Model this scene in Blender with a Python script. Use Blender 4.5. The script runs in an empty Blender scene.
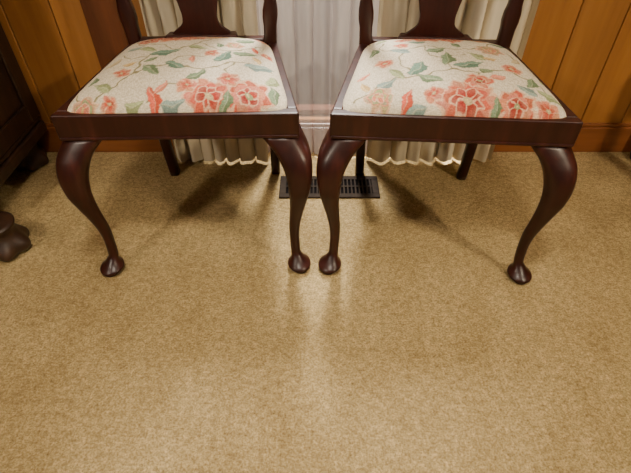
import bpy, math, random
import numpy as np
from mathutils import Vector, Matrix
random.seed(3); rng=np.random.RandomState(5)
S=bpy.context.scene
COL=S.collection

# ---------------------------------------------------------------- helpers
def mk(name,verts,faces,mat=None,parent=None,smooth=False,bevel=0,seg=2,sub=0):
    me=bpy.data.meshes.new(name); me.from_pydata([tuple(v) for v in verts],[],faces); me.update()
    ob=bpy.data.objects.new(name,me); COL.objects.link(ob)
    if mat: me.materials.append(mat)
    if smooth:
        for p in me.polygons: p.use_smooth=True
    if bevel:
        m=ob.modifiers.new('bev','BEVEL'); m.width=bevel; m.segments=seg; m.limit_method='ANGLE'
    if sub:
        m=ob.modifiers.new('sub','SUBSURF'); m.levels=sub; m.render_levels=sub
    if parent: ob.parent=parent
    return ob
def empty(name,loc=(0,0,0),rz=0):
    e=bpy.data.objects.new(name,None); COL.objects.link(e); e.location=loc; e.rotation_euler=(0,0,rz); e.empty_display_size=.1
    return e
BF=[(0,3,2,1),(4,5,6,7),(0,1,5,4),(1,2,6,5),(2,3,7,6),(3,0,4,7)]
def boxes(lst):
    V=[];F=[]
    for (x0,y0,z0,x1,y1,z1) in lst:
        o=len(V)
        V+=[(x0,y0,z0),(x1,y0,z0),(x1,y1,z0),(x0,y1,z0),(x0,y0,z1),(x1,y0,z1),(x1,y1,z1),(x0,y1,z1)]
        F+=[tuple(o+i for i in f) for f in BF]
    return V,F
def prism(poly,z0,z1):
    n=len(poly)
    V=[(x,y,z0) for x,y in poly]+[(x,y,z1) for x,y in poly]
    F=[tuple(range(n-1,-1,-1)),tuple(range(n,2*n))]+[(i,(i+1)%n,n+(i+1)%n,n+i) for i in range(n)]
    return V,F
def rings(R,cap=True):
    n=len(R[0]); V=[p for r in R for p in r]; F=[]
    for k in range(len(R)-1):
        for i in range(n):
            F.append((k*n+i,k*n+(i+1)%n,(k+1)*n+(i+1)%n,(k+1)*n+i))
    if cap:
        F.append(tuple(range(n-1,-1,-1))); F.append(tuple((len(R)-1)*n+i for i in range(n)))
    return V,F
def smooth_interp(x,xs,ys):
    xs=np.array(xs,float); ys=np.array(ys,float)
    m=np.gradient(ys,xs)
    i=int(np.clip(np.searchsorted(xs,x)-1,0,len(xs)-2)); h=xs[i+1]-xs[i]; t=(x-xs[i])/h; t=min(max(t,0),1)
    return float((2*t**3-3*t*t+1)*ys[i]+(t**3-2*t*t+t)*h*m[i]+(-2*t**3+3*t*t)*ys[i+1]+(t**3-t*t)*h*m[i+1])

# ---------------------------------------------------------------- materials
def newmat(name):
    m=bpy.data.materials.new(name); m.use_nodes=True; nt=m.node_tree; b=nt.nodes['Principled BSDF']; return m,nt,b
def ramp(nt,cols,fac):
    r=nt.nodes.new('ShaderNodeValToRGB'); e=r.color_ramp.elements
    while len(e)<len(cols): e.new(.5)
    for k,(p,c) in enumerate(cols):
        e[k].position=p; e[k].color=(*c,1)
    nt.links.new(fac,r.inputs[0]); return r.outputs[0]
def noise(nt,scale,detail=3,mapscale=None,rough=.5,coord='Object'):
    tc=nt.nodes.new('ShaderNodeTexCoord'); n=nt.nodes.new('ShaderNodeTexNoise'); n.inputs['Scale'].default_value=scale; n.inputs['Detail'].default_value=detail; n.inputs['Roughness'].default_value=rough
    if mapscale:
        mp=nt.nodes.new('ShaderNodeMapping'); mp.inputs['Scale'].default_value=mapscale
        nt.links.new(tc.outputs[coord],mp.inputs[0]); nt.links.new(mp.outputs[0],n.inputs[0])
    else: nt.links.new(tc.outputs[coord],n.inputs[0])
    return n
def bump(nt,b,h,strength,dist):
    bp=nt.nodes.new('ShaderNodeBump'); bp.inputs['Strength'].default_value=strength; bp.inputs['Distance'].default_value=dist
    nt.links.new(h,bp.inputs['Height']); nt.links.new(bp.outputs[0],b.inputs['Normal'])
def mix(nt,a,b,f,mode='MIX'):
    m=nt.nodes.new('ShaderNodeMix'); m.data_type='RGBA'; m.blend_type=mode
    for s,v in ((m.inputs[6],a),(m.inputs[7],b),(m.inputs[0],f)):
        if hasattr(v,'links'): nt.links.new(v,s)
        elif isinstance(v,tuple): s.default_value=(*v,1)
        else: s.default_value=v
    return m.outputs[2]
def wood(name,c1,c2,c3,rough=.3,scale=(14,14,1.2),coat=0,island=False):
    m,nt,b=newmat(name)
    n=noise(nt,3,6,scale,.6)
    c=ramp(nt,[(.3,c1),(.5,c2),(.72,c3)],n.outputs['Fac'])
    if island:
        g=nt.nodes.new('ShaderNodeNewGeometry'); 
        d=ramp(nt,[(0,(.88,.88,.88)),(1,(1.1,1.08,1.05))],g.outputs['Random Per Island'])
        c=mix(nt,c,d,1.0,'MULTIPLY')
    nt.links.new(c,b.inputs['Base Color']); b.inputs['Roughness'].default_value=rough
    b.inputs['Coat Weight'].default_value=coat; b.inputs['Coat Roughness'].default_value=.2
    bump(nt,b,n.outputs['Fac'],.15,.002)
    return m
M_mah=wood('mahogany',(.013,.003,.002),(.024,.0055,.0035),(.046,.011,.007),.34,(10,10,1.5),.0)
bpy.data.materials['mahogany'].node_tree.nodes['Principled BSDF'].inputs['Specular IOR Level'].default_value=.34
M_panel=wood('panel_wood',(.25,.100,.024),(.30,.124,.031),(.35,.152,.041),.42,(9,9,.7),.1,True)
M_base=wood('baseboard_wood',(.17,.052,.014),(.21,.068,.019),(.25,.09,.026),.4,(1,9,9),.1)
M_case=wood('casing_wood',(.08,.024,.008),(.11,.033,.011),(.15,.046,.015),.4,(9,9,.8),.1)
M_cab=wood('dark_oak',(.014,.006,.003),(.026,.011,.005),(.05,.022,.01),.45,(9,9,1),.0)
M_groove,_,b=newmat('groove'); b.inputs['Base Color'].default_value=(.04,.016,.006,1)

m,nt,b=newmat('carpet'); M_carpet=m
n1=noise(nt,215,5,None,.8); n2=noise(nt,2.6,5,None,.6); n3=noise(nt,70,5,None,.75); n4=noise(nt,9,4,(1,.5,1),.65)
c=ramp(nt,[(.34,(.30,.195,.072)),(.45,(.56,.41,.185)),(.55,(.71,.55,.275)),(.68,(.90,.75,.44))],n1.outputs['Fac'])
c=mix(nt,c,ramp(nt,[(.32,(.84,.81,.76)),(.66,(1.1,1.1,1.1))],n2.outputs['Fac']),1.0,'MULTIPLY')
c=mix(nt,c,ramp(nt,[(.34,(.66,.62,.56)),(.62,(1.12,1.12,1.12))],n3.outputs['Fac']),1.0,'MULTIPLY')
c=mix(nt,c,ramp(nt,[(.34,(.86,.84,.80)),(.64,(1.06,1.06,1.06))],n4.outputs['Fac']),1.0,'MULTIPLY')
nt.links.new(c,b.inputs['Base Color']); b.inputs['Roughness'].default_value=1; b.inputs['Specular IOR Level'].default_value=.05
ad=nt.nodes.new('ShaderNodeMath'); ad.operation='ADD'; nt.links.new(n1.outputs['Fac'],ad.inputs[0]); nt.links.new(n3.outputs['Fac'],ad.inputs[1])
bump(nt,b,ad.outputs[0],1.0,.012)

m,nt,b=newmat('floral_fabric'); M_fab=m
a=nt.nodes.new('ShaderNodeAttribute'); a.attribute_name='Col'
nn=noise(nt,420,2,(1,.3,1),.6); n5=noise(nt,420,2,(.3,1,1),.6)
c=mix(nt,a.outputs['Color'],ramp(nt,[(.35,(.74,.73,.70)),(.65,(1.06,1.06,1.06))],nn.outputs['Fac']),1.0,'MULTIPLY')
c=mix(nt,c,ramp(nt,[(.35,(.80,.79,.76)),(.65,(1.05,1.05,1.05))],n5.outputs['Fac']),1.0,'MULTIPLY')
nt.links.new(c,b.inputs['Base Color']); b.inputs['Roughness'].default_value=.85; b.inputs['Specular IOR Level'].default_value=.2
bump(nt,b,nn.outputs['Fac'],.4,.0015)

def cloth(name,col,trans,transp):
    m=bpy.data.materials.new(name); m.use_nodes=True; nt=m.node_tree; nt.nodes.clear()
    o=nt.nodes.new('ShaderNodeOutputMaterial'); d=nt.nodes.new('ShaderNodeBsdfDiffuse'); t=nt.nodes.new('ShaderNodeBsdfTranslucent'); tr=nt.nodes.new('ShaderNodeBsdfTransparent')
    n=noise(nt,40,4,(1,1,.15),.6); c=ramp(nt,[(.3,tuple(x*.85 for x in col)),(.7,col)],n.outputs['Fac'])
    nt.links.new(c,d.inputs[0]); nt.links.new(c,t.inputs[0])
    m1=nt.nodes.new('ShaderNodeMixShader'); m1.inputs[0].default_value=trans; nt.links.new(d.outputs[0],m1.inputs[1]); nt.links.new(t.outputs[0],m1.inputs[2])
    m2=nt.nodes.new('ShaderNodeMixShader'); m2.inputs[0].default_value=transp; nt.links.new(m1.outputs[0],m2.inputs[1]); nt.links.new(tr.outputs[0],m2.inputs[2])
    nt.links.new(m2.outputs[0],o.inputs[0]); return m
M_sheer=cloth('sheer_cloth',(.48,.43,.40),.045,.17)
M_drape=cloth('drape_cloth',(.62,.53,.37),.02,0)
m,nt,b=newmat('vent_bronze'); M_vent=m
n=noise(nt,30,2); nt.links.new(ramp(nt,[(.3,(.014,.009,.006)),(.7,(.03,.02,.012))],n.outputs['Fac']),b.inputs['Base Color']); b.inputs['Roughness'].default_value=.75; b.inputs['Specular IOR Level'].default_value=.15
M_black,_,b=newmat('duct_black'); b.inputs['Base Color'].default_value=(.004,.003,.003,1); b.inputs['Roughness'].default_value=.95; b.inputs['Specular IOR Level'].default_value=.05
m,nt,b=newmat('plaster'); M_ceil=m
n=noise(nt,60,4); nt.links.new(ramp(nt,[(.3,(.62,.56,.46)),(.7,(.68,.62,.52))],n.outputs['Fac']),b.inputs['Base Color']); b.inputs['Roughness'].default_value=.9
m,nt,b=newmat('brass'); M_brass=m; b.inputs['Base Color'].default_value=(.5,.33,.12,1); b.inputs['Metallic'].default_value=1; b.inputs['Roughness'].default_value=.35

# ---------------------------------------------------------------- room
WY=.57; XL=-1.9; XR=2.3; YF=-2.6; H=2.4
mk('floor',[(XL,YF,0),(XR,YF,0),(XR,WY+.1,0),(XL,WY+.1,0)],[(0,1,2,3)],M_carpet)
mk('ceiling',*boxes([(XL,YF,H,XR,WY+.1,H+.05)]),M_ceil)
mk('wall_left',*boxes([(XL-.08,YF,0,XL,WY+.1,H)]),M_panel)
mk('wall_right',*boxes([(XR,YF,0,XR+.08,WY+.1,H)]),M_panel)
G=.142; g0=.782
OX0=g0-8*G; OX1=g0-2*G; OZ0=.125; OZ1=2.0
wb=empty('wall_back')
L=[(XL,WY+.02,0,OX0,WY+.1,H),(OX1,WY+.02,0,XR,WY+.1,H),(OX0,WY+.02,0,OX1,WY+.1,OZ0),(OX0,WY+.02,OZ1,OX1,WY+.1,H)]
mk('wall_core',*boxes(L),M_groove,wb)
L=[]
k=-19
while g0+k*G<XR:
    x0=max(g0+k*G+.0016,XL); x1=min(g0+(k+1)*G-.0016,XR)
    if x1>XL+.01:
        if x0>OX0-.01 and x1<OX1+.01: L+=[(x0,WY,.0,x1,WY+.02,OZ0),(x0,WY,OZ1,x1,WY+.02,H)]
        else: L.append((x0,WY,0,x1,WY+.02,H))
    k+=1
mk('wall_planks',*boxes(L),M_panel,wb,bevel=.002,seg=1)
mk('baseboard_back',*boxes([(XL,WY-.014,0,XR,WY,.10),(XL,WY-.009,.10,XR,WY,.113)]),M_base,bevel=.003)
w=empty('window_1')
t=.08
mk('casing',*boxes([(OX0-t,WY-.02,.115,OX0,WY,OZ1+t),(OX1,WY-.02,.115,OX1+t,WY,OZ1+t),(OX0,WY-.02,OZ1,OX1,WY,OZ1+t)]),M_case,w,bevel=.003)
f=.04; xm=(OX0+OX1)/2
mk('sash',*boxes([(OX0,WY+.03,OZ0,OX0+f,WY+.07,OZ1),(OX1-f,WY+.03,OZ0,OX1,WY+.07,OZ1),(OX0+f,WY+.03,OZ0,OX1-f,WY+.07,OZ0+.02),(OX0+f,WY+.03,OZ1-f,OX1-f,WY+.07,OZ1),(OX0+f,WY+.03,1.5,OX1-f,WY+.07,1.5+f)]),M_case,w)
mk('trim_1',*boxes([(-.678,WY-.024,.113,-.545,WY,H)]),M_case,bevel=.004)

# curtains
def curtain(name,x0,x1,yc,amp,per,z0,z1,mat,seed,parent=None):
    r=np.random.RandomState(seed); nx=int((x1-x0)/.003)+2; nz=24
    xs=np.linspace(x0,x1,nx); ph=np.cumsum(np.interp(np.linspace(0,1,nx),np.linspace(0,1,9),r.uniform(.65,1.4,9)))*(x1-x0)/nx/per*2*math.pi
    V=[];F=[]
    for j in range(nz):
        tt=j/(nz-1); z=z0+(z1-z0)*tt
        am=amp*(1-.25*tt)
        w=np.sin(ph+.25*np.sin(z*3+seed))+.3*np.sin(2.3*ph+z*2)
        y=yc+am*w/1.3
        x=xs+.45*amp*np.cos(ph*1.0)
        V+=[(float(a),float(b),float(z)) for a,b in zip(x,y)]
    for j in range(nz-1):
        for i in range(nx-1):
            o=j*nx+i; F.append((o,o+1,o+nx+1,o+nx))
    return mk(name,V,F,mat,parent,smooth=True)
curtain('sheer_curtain',-.36,.42,.530,.017,.052,.012,2.14,M_sheer,2)
curtain('drape',-.50,-.17,.495,.019,.050,.010,2.14,M_drape,7)
curtain('drape',.17,.62,.495,.019,.056,.010,2.14,M_drape,11)
def tube(name,pts,r,mat,parent=None,n=12):
    R=[]
    for k,p in enumerate(pts):
        d=(Vector(pts[min(k+1,len(pts)-1)])-Vector(pts[max(k-1,0)])).normalized()
        u=d.orthogonal().normalized(); v=d.cross(u)
        rr=r[k] if isinstance(r,(list,tuple)) else r
        R.append([tuple(Vector(p)+rr*(math.cos(a)*u+math.sin(a)*v)) for a in [2*math.pi*i/n for i in range(n)]])
    V,F=rings(R); return mk(name,V,F,mat,parent,smooth=True)
tube('curtain_rod',[(-.62,.515,2.165),(-.6,.515,2.165),(-.59,.515,2.165),(.73,.515,2.165),(.74,.515,2.165),(.76,.515,2.165)],[.004,.022,.012,.012,.022,.004],M_brass)

# ---------------------------------------------------------------- floor vent
v=empty('floor_vent',(.045,.344,0))
hx,hy=.163,.058
mk('vent_frame',*boxes([(-hx,-hy,.0,hx,-hy+.02,.007),(-hx,hy-.02,0,hx,hy,.007),(-hx,-hy+.02,0,-hx+.022,hy-.02,.007),(hx-.022,-hy+.02,0,hx,hy-.02,.007)]),M_vent,v,bevel=.002)
mk('vent_duct',*boxes([(-hx+.022,-hy+.02,.0005,hx-.022,hy-.02,.002)]),M_black,v)
L=[]; x=-hx+.034
while x<hx-.026:
    L.append((x,-hy+.02,.002,x+.0045,hy-.02,.0065)); x+=.0125
L.append((-hx+.022,-.003,.003,hx-.022,.003,.0068))
mk('vent_louvers',*boxes(L),M_vent,v)

# ---------------------------------------------------------------- fabric painter
CREAM=(.62,.545,.41)
def paint(P,spec,seed):
    N=len(P); C=np.tile(np.array(CREAM),(N,1))
    rs=np.random.RandomState(seed*7+1)
    # slight hand-drawn wobble of the printed design
    P=P+np.stack([.0022*np.sin(P[:,1]*160+seed)+.0015*np.sin(P[:,0]*290),.0022*np.sin(P[:,0]*150+2*seed)+.0015*np.sin(P[:,1]*310)],1)
    def over(mask,col,sel=None):
        mask=np.clip(mask,0,1)[:,None]
        if sel is None: C[:]=C*(1-mask)+np.array(col)*mask
        else: C[sel]=C[sel]*(1-mask)+np.array(col)*mask
    def petal(cx,cy,l,w,ang,col,rim):
        sel=np.where((np.abs(P[:,0]-cx)<l*1.2)&(np.abs(P[:,1]-cy)<l*1.2))[0]
        if len(sel)==0: return
        d=P[sel]-np.array([cx,cy]); ca,sa=math.cos(ang),math.sin(ang)
        s=(d[:,0]*ca+d[:,1]*sa)/l; t=(-d[:,0]*sa+d[:,1]*ca)/w
        rho=np.sqrt(s*s*(1+.25*(s<0))+t*t*(1+.35*(s<0)))-.05*np.cos(t*7)
        over((1-rho)*w/.0014,rim,sel)
        over((.82-rho)*w/.0020,col,sel)
        over(np.clip((.74-rho)*w/.002,0,1)*(np.sin(t*13)>.35)*.38*np.clip(1-s,0,1),tuple(x*.45 for x in col),sel)
        over(np.clip((.8-rho)*3,0,1)*np.clip(s*1.2,0,1)*.25,(.70,.46,.32),sel)
    for it in spec:
        k=it[0]
        if k=='vine':
            pts=np.array(it[1]); n=len(pts); ts=np.linspace(0,n-1,n*12)
            q=np.stack([[smooth_interp(t,range(n),pts[:,d]) for t in ts] for d in (0,1)],1)
            lo=q.min(0)-.01; hi=q.max(0)+.01
            sel=np.where((P[:,0]>lo[0])&(P[:,0]<hi[0])&(P[:,1]>lo[1])&(P[:,1]<hi[1]))[0]; PP=P[sel]
            dm=np.full(len(PP),9.)
            for a,b in zip(q[:-1],q[1:]):
                ab=b-a; h=np.clip(((PP-a)@ab)/(ab@ab+1e-12),0,1); d=np.linalg.norm(PP-a-h[:,None]*ab,axis=1); dm=np.minimum(dm,d)
            over((it[2] if len(it)>2 else .0022)/.0012-dm/.0012,(.24,.21,.11),sel)
        elif k=='leaf':
            _,cx,cy,ln,ang,col=it
            if col in (GR,TL,LG,BL): ln=ln*1.12
            sel=np.where((np.abs(P[:,0]-cx)<ln*1.2)&(np.abs(P[:,1]-cy)<ln*1.2))[0]
            d=P[sel]-np.array([cx,cy]); ca,sa=math.cos(ang),math.sin(ang)
            s=(d[:,0]*ca+d[:,1]*sa)/ln; t=(-d[:,0]*sa+d[:,1]*ca)/ln
            t=t-.18*s*s
            w=.42*(1-s*s)*(1-.35*s)*(1+.08*np.cos(s*18))
            w=np.where(np.abs(s)<1,w,-1)
            over((w-np.abs(t))*ln/.0015,col,sel)
            over(np.where((t>0),1,0)*np.clip((w-np.abs(t))*ln/.0015-.5,0,1)*.5,tuple(min(1,x*1.7+.05) for x in col),sel)
            over(np.clip((.06-np.abs(t))*14,0,1)*(w>0.02)*.6,(.55,.52,.36),sel)
        elif k=='flower':
            _,cx,cy,r,np_,cols,asp=it
            r*=.86
            p0=rs.uniform(0,6)
            nl=len(cols)
            for li,(fr,col) in enumerate(cols[:-1]):
                cnt=np_ if li==0 else max(4,np_-li)
                for j in range(cnt):
                    a=p0+li*.5+2*math.pi*j/cnt+rs.uniform(-.15,.15)
                    dd=r*fr*.54; l=r*fr*.56*rs.uniform(.88,1.1); ww=l*(4.6/cnt)*1.0
                    petal(cx+dd*math.cos(a),cy+dd*math.sin(a)*asp,l,ww,math.atan2(math.sin(a)*asp,math.cos(a)),tuple(min(1,x*rs.uniform(.85,1.15)) for x in col),(.64,.40,.26) if li%2==0 else (.54,.21,.13))
            fr,col=cols[-1]
            d=P-np.array([cx,cy]); rad=np.hypot(d[:,0],d[:,1]/asp)
            over((r*fr-rad)/.0015,col); over((r*fr*.5-rad)/.0015,(.55,.42,.2))
    C*=(.96+.06*rs.rand(N))[:,None]
    return C
CO=(.46,.075,.038); PK=(.52,.18,.11); DK=(.34,.04,.026); GR=(.12,.17,.09); TL=(.10,.17,.12); TN=(.40,.31,.17); LG=(.24,.27,.13); BL=(.17,.23,.20); OC=(.46,.31,.12)
big=[(1.0,PK),(.78,CO),(.52,DK),(.16,TN)]
big2=[(1.0,CO),(.72,PK),(.48,DK),(.18,LG)]
sm=[(1.0,PK),(.6,CO),(.26,TN)]
tan=[(1.0,TN),(.7,LG),(.45,PK),(.18,OC)]
specL=[
 ('vine',[(-.22,.06),(-.19,.02),(-.14,.06),(-.10,.11),(-.03,.14),(.05,.12),(.12,.16),(.20,.15)],.0028),
 ('vine',[(-.10,.11),(-.09,.19),(-.03,.22),(.02,.27),(.06,.33),(.12,.35)],.0026),
 ('vine',[(.02,.27),(.08,.22),(.13,.24),(.17,.29)]),
 ('vine',[(-.06,.02),(-.03,.06),(.03,.07),(.08,.04)]),
 ('vine',[(-.03,.22),(-.08,.27),(-.13,.28),(-.15,.33)]),
 ('vine',[(.12,.16),(.10,.11),(.15,.07)]),('vine',[(-.03,.14),(-.01,.18),(.04,.18),(.06,.20)]),('vine',[(-.09,.19),(-.13,.19),(-.16,.22)]),
 ('flower',-.055,.340,.074,8,big,.8),('flower',-.115,.31,.036,6,big2,.8),('flower',.01,.315,.028,6,big2,.8),
 ('flower',.070,.032,.064,8,big,.8),('flower',.155,.034,.058,7,big2,.9),('flower',.11,.082,.032,6,sm,.8),('flower',.02,.06,.028,5,sm,.8),
 ('flower',-.13,.115,.024,5,sm,1),('flower',-.14,.02,.022,5,sm,1),('flower',-.195,.012,.036,6,tan,.9),
 ('flower',.05,.335,.034,6,tan,.9),('flower',.105,.26,.028,6,tan,1),('flower',.06,.20,.022,5,sm,1),('flower',.185,.235,.02,5,sm,1),
 ('leaf',-.045,.03,.032,1.9,CO),('leaf',-.03,.055,.022,1.0,PK),
 ('leaf',-.05,.205,.034,.2,TL),('leaf',-.015,.135,.028,-.5,TL),('leaf',-.068,.125,.030,2.3,GR),('leaf',.175,.15,.036,.3,BL),('leaf',.09,.185,.032,1.2,TL),
 ('leaf',.135,.21,.028,.2,GR),('leaf',-.10,.24,.028,2.6,LG),('leaf',.13,.305,.030,.6,GR),('leaf',.02,.235,.024,-.4,LG),('leaf',.04,.095,.026,.8,GR),('leaf',-.16,.065,.026,2.5,LG),
 ('leaf',.205,.10,.028,1.3,LG),('leaf',-.005,.015,.026,.2,BL),('leaf',.165,.345,.024,0,PK),('leaf',.02,.165,.020,1.9,PK),('leaf',.155,.25,.02,2.2,CO),('leaf',-.165,.18,.026,.9,TN),
 ('leaf',-.135,.255,.022,.4,BL),('leaf',-.12,.155,.02,.3,OC),('leaf',-.0,.36,.022,.7,TL),('leaf',.105,.35,.022,2.6,LG),('leaf',-.085,.015,.02,.2,LG),('leaf',.21,.05,.026,1.7,GR),('leaf',-.19,.10,.02,1.4,GR),('leaf',.165,.19,.02,2.0,OC),
 ('leaf',.11,.025,.024,1.2,GR),('leaf',.07,.255,.018,2.0,GR),('leaf',-.075,.17,.018,.6,GR)]
specR=[
 ('vine',[(-.21,.03),(-.18,.05),(-.13,.09),(-.07,.10),(0,.13),(.06,.12),(.12,.14),(.19,.10)],.0028),
 ('vine',[(-.07,.10),(-.11,.16),(-.10,.22),(-.05,.26),(.02,.24),(.09,.27),(.13,.33)],.0026),
 ('vine',[(0,.13),(.0,.19),(.04,.21)]),('vine',[(-.10,.22),(-.15,.26),(-.14,.31)]),
 ('vine',[(.06,.12),(.05,.08),(.03,.05)]),('vine',[(.19,.10),(.21,.05)]),('vine',[(-.05,.26),(-.04,.20),(-.01,.19)]),('vine',[(.09,.27),(.15,.26),(.17,.21)]),
 ('flower',-.03,.348,.068,8,big,.8),('flower',.03,.320,.034,6,big2,.8),('flower',-.09,.32,.028,6,big2,.8),
 ('flower',.025,.032,.076,9,big,.8),('flower',.125,.022,.050,7,big2,.95),('flower',.055,.088,.036,6,big2,.7),('flower',.19,.022,.032,6,sm,.9),('flower',-.045,.045,.026,5,sm,.9),
 ('flower',.11,.255,.040,7,tan,.9),('flower',.14,.155,.027,5,sm,1),('flower',-.145,.17,.026,5,sm,1),('flower',-.16,.035,.036,6,tan,.9),('flower',.10,.34,.026,6,tan,1),
 ('flower',-.10,.27,.022,5,sm,1),
 ('leaf',.045,.155,.034,.4,TL),('leaf',-.07,.135,.036,1.1,TL),('leaf',-.105,.235,.028,2.6,BL),('leaf',0,.185,.032,1.5,GR),('leaf',.205,.06,.028,-.4,LG),
 ('leaf',-.05,.09,.030,-.3,GR),('leaf',-.02,.23,.028,.5,GR),('leaf',.07,.205,.026,2.3,LG),('leaf',.175,.105,.026,1.2,GR),('leaf',-.12,.115,.026,2.2,LG),
 ('leaf',-.165,.25,.024,1.4,GR),('leaf',.15,.32,.026,.5,TL),('leaf',.10,.105,.024,.3,PK),('leaf',-.10,.03,.028,1.2,CO),('leaf',-.08,.01,.022,.2,BL),('leaf',-.19,.12,.02,.9,PK),('leaf',.165,.215,.024,1.0,TN),
 ('leaf',-.14,.075,.024,.6,BL),('leaf',.06,.36,.02,.4,LG),('leaf',-.145,.335,.024,1.2,LG),('leaf',.10,.195,.02,.2,OC),('leaf',-.19,.075,.022,1.9,OC),('leaf',.155,.07,.024,2.4,BL),('leaf',.21,.14,.02,1.5,LG),('leaf',-.06,.29,.02,.1,TL),
 ('leaf',.085,.02,.022,1.3,GR),('leaf',.03,.275,.020,2.0,GR),('leaf',.075,.13,.018,-.3,GR)]

# ---------------------------------------------------------------- chair
def chair(loc,rz,spec,seed):
    root=empty('dining_chair',loc,rz)
    W=.2625; B=.197; D=.425; ZT=.452; ZB=.392
    def xs(y): return W+(B-W)*y/D
    th=.024
    mk('rail_front',*prism([(-W,0),(W,0),(xs(th)-.0,th),(-xs(th),th)],ZB,ZT),M_mah,root,bevel=.004,seg=3)
    for s,nm in ((-1,'rail_left'),(1,'rail_right')):
        poly=[(s*xs(th),th),(s*xs(D-.03),D-.03),(s*(xs(D-.03)-th),D-.03),(s*(xs(th)-th),th)]
        if s<0: poly=poly[::-1]
        mk(nm,*prism(poly,ZB,ZT),M_mah,root,bevel=.004,seg=3)
    mk('rail_back',*boxes([(-B+.02,D-.03,ZB,B-.02,D,ZT+.01)]),M_mah,root,bevel=.003)
    mk('rail_bead',*boxes([(-W+.004,-.003,ZB+.001,W-.004,.004,ZB+.008)]),M_mah,root,bevel=.002)
    mk('corner_blocks',*boxes([(-W+.03,.024,ZB+.005,-W+.07,.064,ZT-.03),(W-.07,.024,ZB+.005,W-.03,.064,ZT-.03)]),M_mah,root)
    # front cabriole legs : (z, outer extent past corner, inner extent)
    zz=[0,.045,.070,.10,.14,.18,.22,.26,.30,.33,.355,.375,.394]
    eo=[-.004,-.006,-.007,-.008,-.005,.002,.011,.020,.027,.027,.021,.010,-.002]
    ei=[-.034,-.031,-.032,-.033,-.033,-.030,-.028,-.029,-.034,-.044,-.059,-.078,-.098]
    # pad foot on a small disc: radius by height
    fz=[0,.003,.007,.009,.011,.015,.020,.026,.034,.048]
    fr=[.019,.021,.021,.020,.027,.0310,.0300,.024,.0175,.0128]
    for s,nm in ((-1,'leg_front_left'),(1,'leg_front_right')):
        R=[]; zl=[0,.003,.007,.009,.011,.013,.016,.019,.022,.0255,.029,.033,.037,.042]+list(np.linspace(.048,.394,42))
        for z in zl:
            o=smooth_interp(z,zz,eo); i=smooth_interp(z,zz,ei)
            c=(o+i)/2; h=(o-i)/2
            if z<.048:
                h=smooth_interp(z,fz,fr); kf=(1-z/.048)**.8
                c=smooth_interp(.048,zz,eo)/2+smooth_interp(.048,zz,ei)/2+.012*kf
            fwd=.022*min(1,max(0,(.36-z)/.10))
            fwd+=.010*max(0,1-z/.06)
            pw=2.0+.9*min(1,max(0,(z-.05)/.2))
            r=[]
            for k in range(28):
                a=2*math.pi*k/28; ca,sa=math.cos(a),math.sin(a)
                rr=1/(abs(ca)**pw+abs(sa)**pw)**(1/pw)
                px=(W+c)+h*rr*ca; py=-c-fwd+(-h*rr*sa)*(1.12 if z<.04 else 1)
                if z>.36: py=max(py,-.022*min(1,(.396-z)/.036)-.001)
                r.append((s*px,py,z))
            R.append(r)
        if s>0: R=[q[::-1] for q in R]
        V,F=rings(R); mk(nm,V,F,M_mah,root,smooth=True)
    sz=[0,.15,.30,.45,.60,.80,.97]
    sy=[.432,.418,.411,.408,.414,.428,.445]
    sx=[.172,.176,.180,.184,.192,.205,.178]
    def SY(z): return smooth_interp(z,sz,sy)
    def SX(z): return smooth_interp(z,sz,sx)
    for s,nm in ((-1,'stile_left'),(1,'stile_right')):
        R=[]
        for z in np.linspace(0,.97,50):
            hw=.0145+.003*math.exp(-((z-.42)/.1)**2)+.005*math.exp(-((z-.525)/.022)**2); hd=.017
            x=SX(z); y=SY(z); c=.005
            r=[(x-hw+c,y-hd),(x+hw-c,y-hd),(x+hw,y-hd+c),(x+hw,y+hd-c),(x+hw-c,y+hd),(x-hw+c,y+hd),(x-hw,y+hd-c),(x-hw,y-hd+c)]
            R.append([(s*a,b,z) for a,b in (r if s>0 else r[::-1])])
        V,F=rings(R); mk(nm,V,F,M_mah,root,smooth=True,bevel=0)
    pz=[.445,.468,.480,.495,.515,.54,.58,.64,.71,.77,.82,.86,.90,.94,.965]
    pw=[.088,.086,.072,.052,.046,.050,.060,.080,.092,.086,.062,.042,.046,.068,.075]
    R=[]
    for z in np.linspace(.445,.965,90):
        h=smooth_interp(z,pz,pw); y=SY(z)+.004; t=.006; c=.002
        R.append([(-h,y-t+c,z),(-h+c,y-t,z),(h-c,y-t,z),(h,y-t+c,z),(h,y+t-c,z),(h-c,y+t,z),(-h+c,y+t,z),(-h,y+t-c,z)])
    V,F=rings(R); mk('splat',V,F,M_mah,root)
    mk('shoe',*prism([(-.10,SY(.46)-.018),(.10,SY(.46)-.018),(.092,SY(.46)+.02),(-.092,SY(.46)+.02)],.452,.474),M_mah,root,bevel=.006,seg=3)
    R=[]
    for x in np.linspace(-.19,.19,41):
        u=x/.19; zc=.975+.022*math.cos(u*math.pi*1.0)*(1)+.012*math.cos(u*3*math.pi)*.5; hh=.028-.008*abs(u)**3; y=.446; hd=.013
        R.append([(x,y+hd*math.cos(a),zc+hh*math.sin(a)) for a in [2*math.pi*k/14 for k in range(14)]])
    V,F=rings(R); mk('crest_rail',V,F,M_mah,root,smooth=True)
    # upholstered slip seat
    y0,y1=.008,D-.036; nu,nv=320,270
    u=np.sin(np.linspace(-1,1,nu)*math.pi/2*.9)/math.sin(math.pi/2*.9); vv=.5+.5*np.sin(np.linspace(-1,1,nv)*math.pi/2*.85)/math.sin(math.pi/2*.85)
    U,Vv=np.meshgrid(u,vv)
    Y=y0+(y1-y0)*Vv
    inset=.017
    hwid=(W+(B-W)*Y/D)-inset
    b=2*Vv-1
    X=U*hwid*(1-.055*np.abs(b)**10)
    Y=(y0+y1)/2+(Y-(y0+y1)/2)*(1-.045*np.abs(U)**10)
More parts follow.
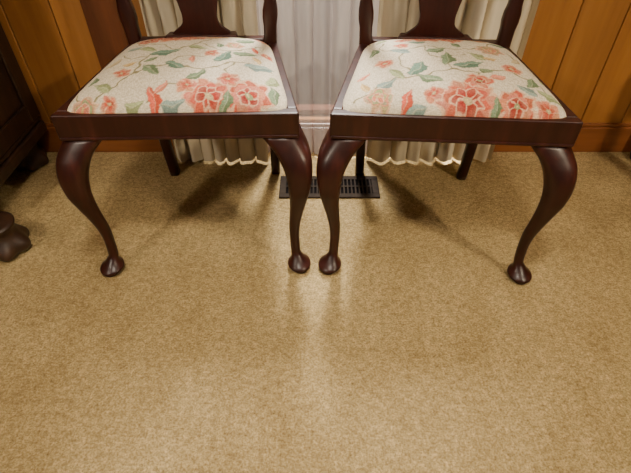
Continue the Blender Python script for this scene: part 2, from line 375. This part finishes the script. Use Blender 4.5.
    e=(1-np.abs(U)**5)*(1-np.abs(b)**5)
    Z=ZT-.004+.036*np.power(np.clip(e,0,1),.5)+.020*(1-U**2)*(1-b**2)
    P=np.stack([X.ravel(),Y.ravel()],1)
    C=paint(P,spec,seed)
    verts=np.stack([X.ravel(),Y.ravel(),Z.ravel()],1)
    idx=np.arange(nu*nv).reshape(nv,nu)
    F=np.stack([idx[:-1,:-1].ravel(),idx[:-1,1:].ravel(),idx[1:,1:].ravel(),idx[1:,:-1].ravel()],1).tolist()
    ob=mk('seat_cushion',verts.tolist(),F,M_fab,root,smooth=True)
    ca=ob.data.color_attributes.new('Col','FLOAT_COLOR','POINT')
    ca.data.foreach_set('color',np.concatenate([C,np.ones((len(C),1))],1).astype(np.float32).ravel())
    mk('seat_base',*prism([(-W+.022,.024),(W-.022,.024),(B-.022,D-.032),(-B+.022,D-.032)],ZT-.02,ZT-.006),M_mah,root)
    return root
chair((-.297,0,0),math.radians(1.5),specL,1)
chair((.292,-.015,0),math.radians(-4),specR,2)

# ---------------------------------------------------------------- dark sideboard at the left
cb=empty('sideboard')
x0,x1,ya,yb=-1.75,-.94,.09,.545
mk('body',*boxes([(x0,ya,.14,x1,yb,.86)]),M_cab,cb,bevel=.006)
mk('base_moulding',*boxes([(x0-.015,ya-.015,.10,x1+.015,yb,.14),(x0-.008,ya-.008,.14,x1+.008,yb,.16)]),M_cab,cb,bevel=.008,seg=3)
mk('top',*boxes([(x0-.02,ya-.03,.86,x1+.02,yb,.89)]),M_cab,cb,bevel=.008,seg=3)
mk('side_frame',*boxes([(x1,ya+.0,.16,x1+.012,ya+.06,.86),(x1,yb-.06,.16,x1+.012,yb,.86),(x1,ya+.06,.16,x1+.010,yb-.06,.22),(x1,ya+.06,.80,x1+.010,yb-.06,.86),(x1,ya+.195,.22,x1+.008,ya+.23,.80)]),M_cab,cb,bevel=.004)
L=[]
for i in range(2):
    a=x0+.03+i*.395; L+=[(a,ya-.012,.19,a+.365,ya,.62),(a,ya-.012,.65,a+.365,ya,.83)]
mk('doors_and_drawers',*boxes(L),M_cab,cb,bevel=.005)
def clawfoot(nm,cx,cy,k=1.0):
    R=[];n=40
    prof=[(0,.040),(.006,.056),(.018,.064),(.034,.062),(.05,.052),(.066,.044),(.08,.044),(.092,.050),(.102,.054)]
    for z,r in prof:
        r*=k; lob=.16*max(0,1-z/.07)
        R.append([(cx+(r*(1+lob*math.cos(6*a)))*math.cos(a),cy+(r*(1+lob*math.cos(6*a)))*math.sin(a),z) for a in [2*math.pi*q/n for q in range(n)]])
    V,F=rings(R); mk(nm,V,F,M_cab,cb,smooth=True,sub=1)
clawfoot('foot_1',x1+.065,ya-.035,1.05); clawfoot('foot_2',x0+.05,ya+.04,.9); clawfoot('foot_3',x1-.05,yb-.07,.9); clawfoot('foot_4',x0+.05,yb-.07,.9)

st=empty('side_table')
a0,a1,b0,b1=1.135,1.53,.14,.535
mk('table_top',*boxes([(a0-.0,b0-.02,.58,a1+.02,b1,.605)]),M_cab,st,bevel=.006)
mk('apron',*boxes([(a0+.01,b0+.01,.50,a1-.01,b0+.03,.58),(a0+.01,b1-.03,.50,a1-.01,b1-.01,.58),(a0+.01,b0+.03,.50,a0+.03,b1-.03,.58),(a1-.03,b0+.03,.50,a1-.01,b1-.03,.58)]),M_cab,st)
for i,(x,y) in enumerate([(a0+.02,b0+.02),(a1-.02,b0+.02),(a0+.005,b1-.025),(a1-.02,b1-.025)]):
    tube('leg_%d'%(i+1),[(x,y,0),(x,y,.02),(x,y,.05),(x,y,.3),(x,y,.5),(x,y,.58)],[.020,.028,.018,.020,.022,.022],M_cab,st)

# ---------------------------------------------------------------- lights
def area(name,loc,tgt,sx,sy,pw,col):
    l=bpy.data.lights.new(name,'AREA'); l.shape='RECTANGLE'; l.size=sx; l.size_y=sy; l.energy=pw; l.color=col
    o=bpy.data.objects.new(name,l); COL.objects.link(o); o.location=loc
    o.rotation_euler=(Vector(tgt)-Vector(loc)).to_track_quat('-Z','Y').to_euler(); return o
area('daylight_window',(.02,1.15,1.80),(0,-.35,.0),.16,.50,560,(1.0,.94,.88))
area('room_light_left',(-1.3,-1.2,1.6),(-.1,.1,.1),.10,.10,21,(1,.87,.70))
area('room_light_right',(1.5,-1.1,1.6),(.2,.1,.1),.10,.10,29,(1,.84,.60))
l=bpy.data.lights.new('ceiling_lamp','SPOT'); l.energy=200; l.color=(1,.88,.72); l.spot_size=math.radians(80); l.spot_blend=1.0; l.shadow_soft_size=.15
o=bpy.data.objects.new('ceiling_lamp',l); COL.objects.link(o); o.location=(0,-.85,2.33); o.rotation_euler=(Vector((0,-.5,0))-Vector(o.location)).to_track_quat('-Z','Y').to_euler()
W=bpy.data.worlds.new('World'); S.world=W; W.use_nodes=True
W.node_tree.nodes['Background'].inputs[0].default_value=(1,.90,.78,1); W.node_tree.nodes['Background'].inputs[1].default_value=.14

# ---------------------------------------------------------------- camera
cd=bpy.data.cameras.new('Camera'); cam=bpy.data.objects.new('Camera',cd); COL.objects.link(cam)
cd.sensor_width=36; cd.lens=470/631*36; cd.clip_start=.02
cam.location=(0,-.90,.94); cam.rotation_euler=(math.radians(90-43),0,0)
S.camera=cam
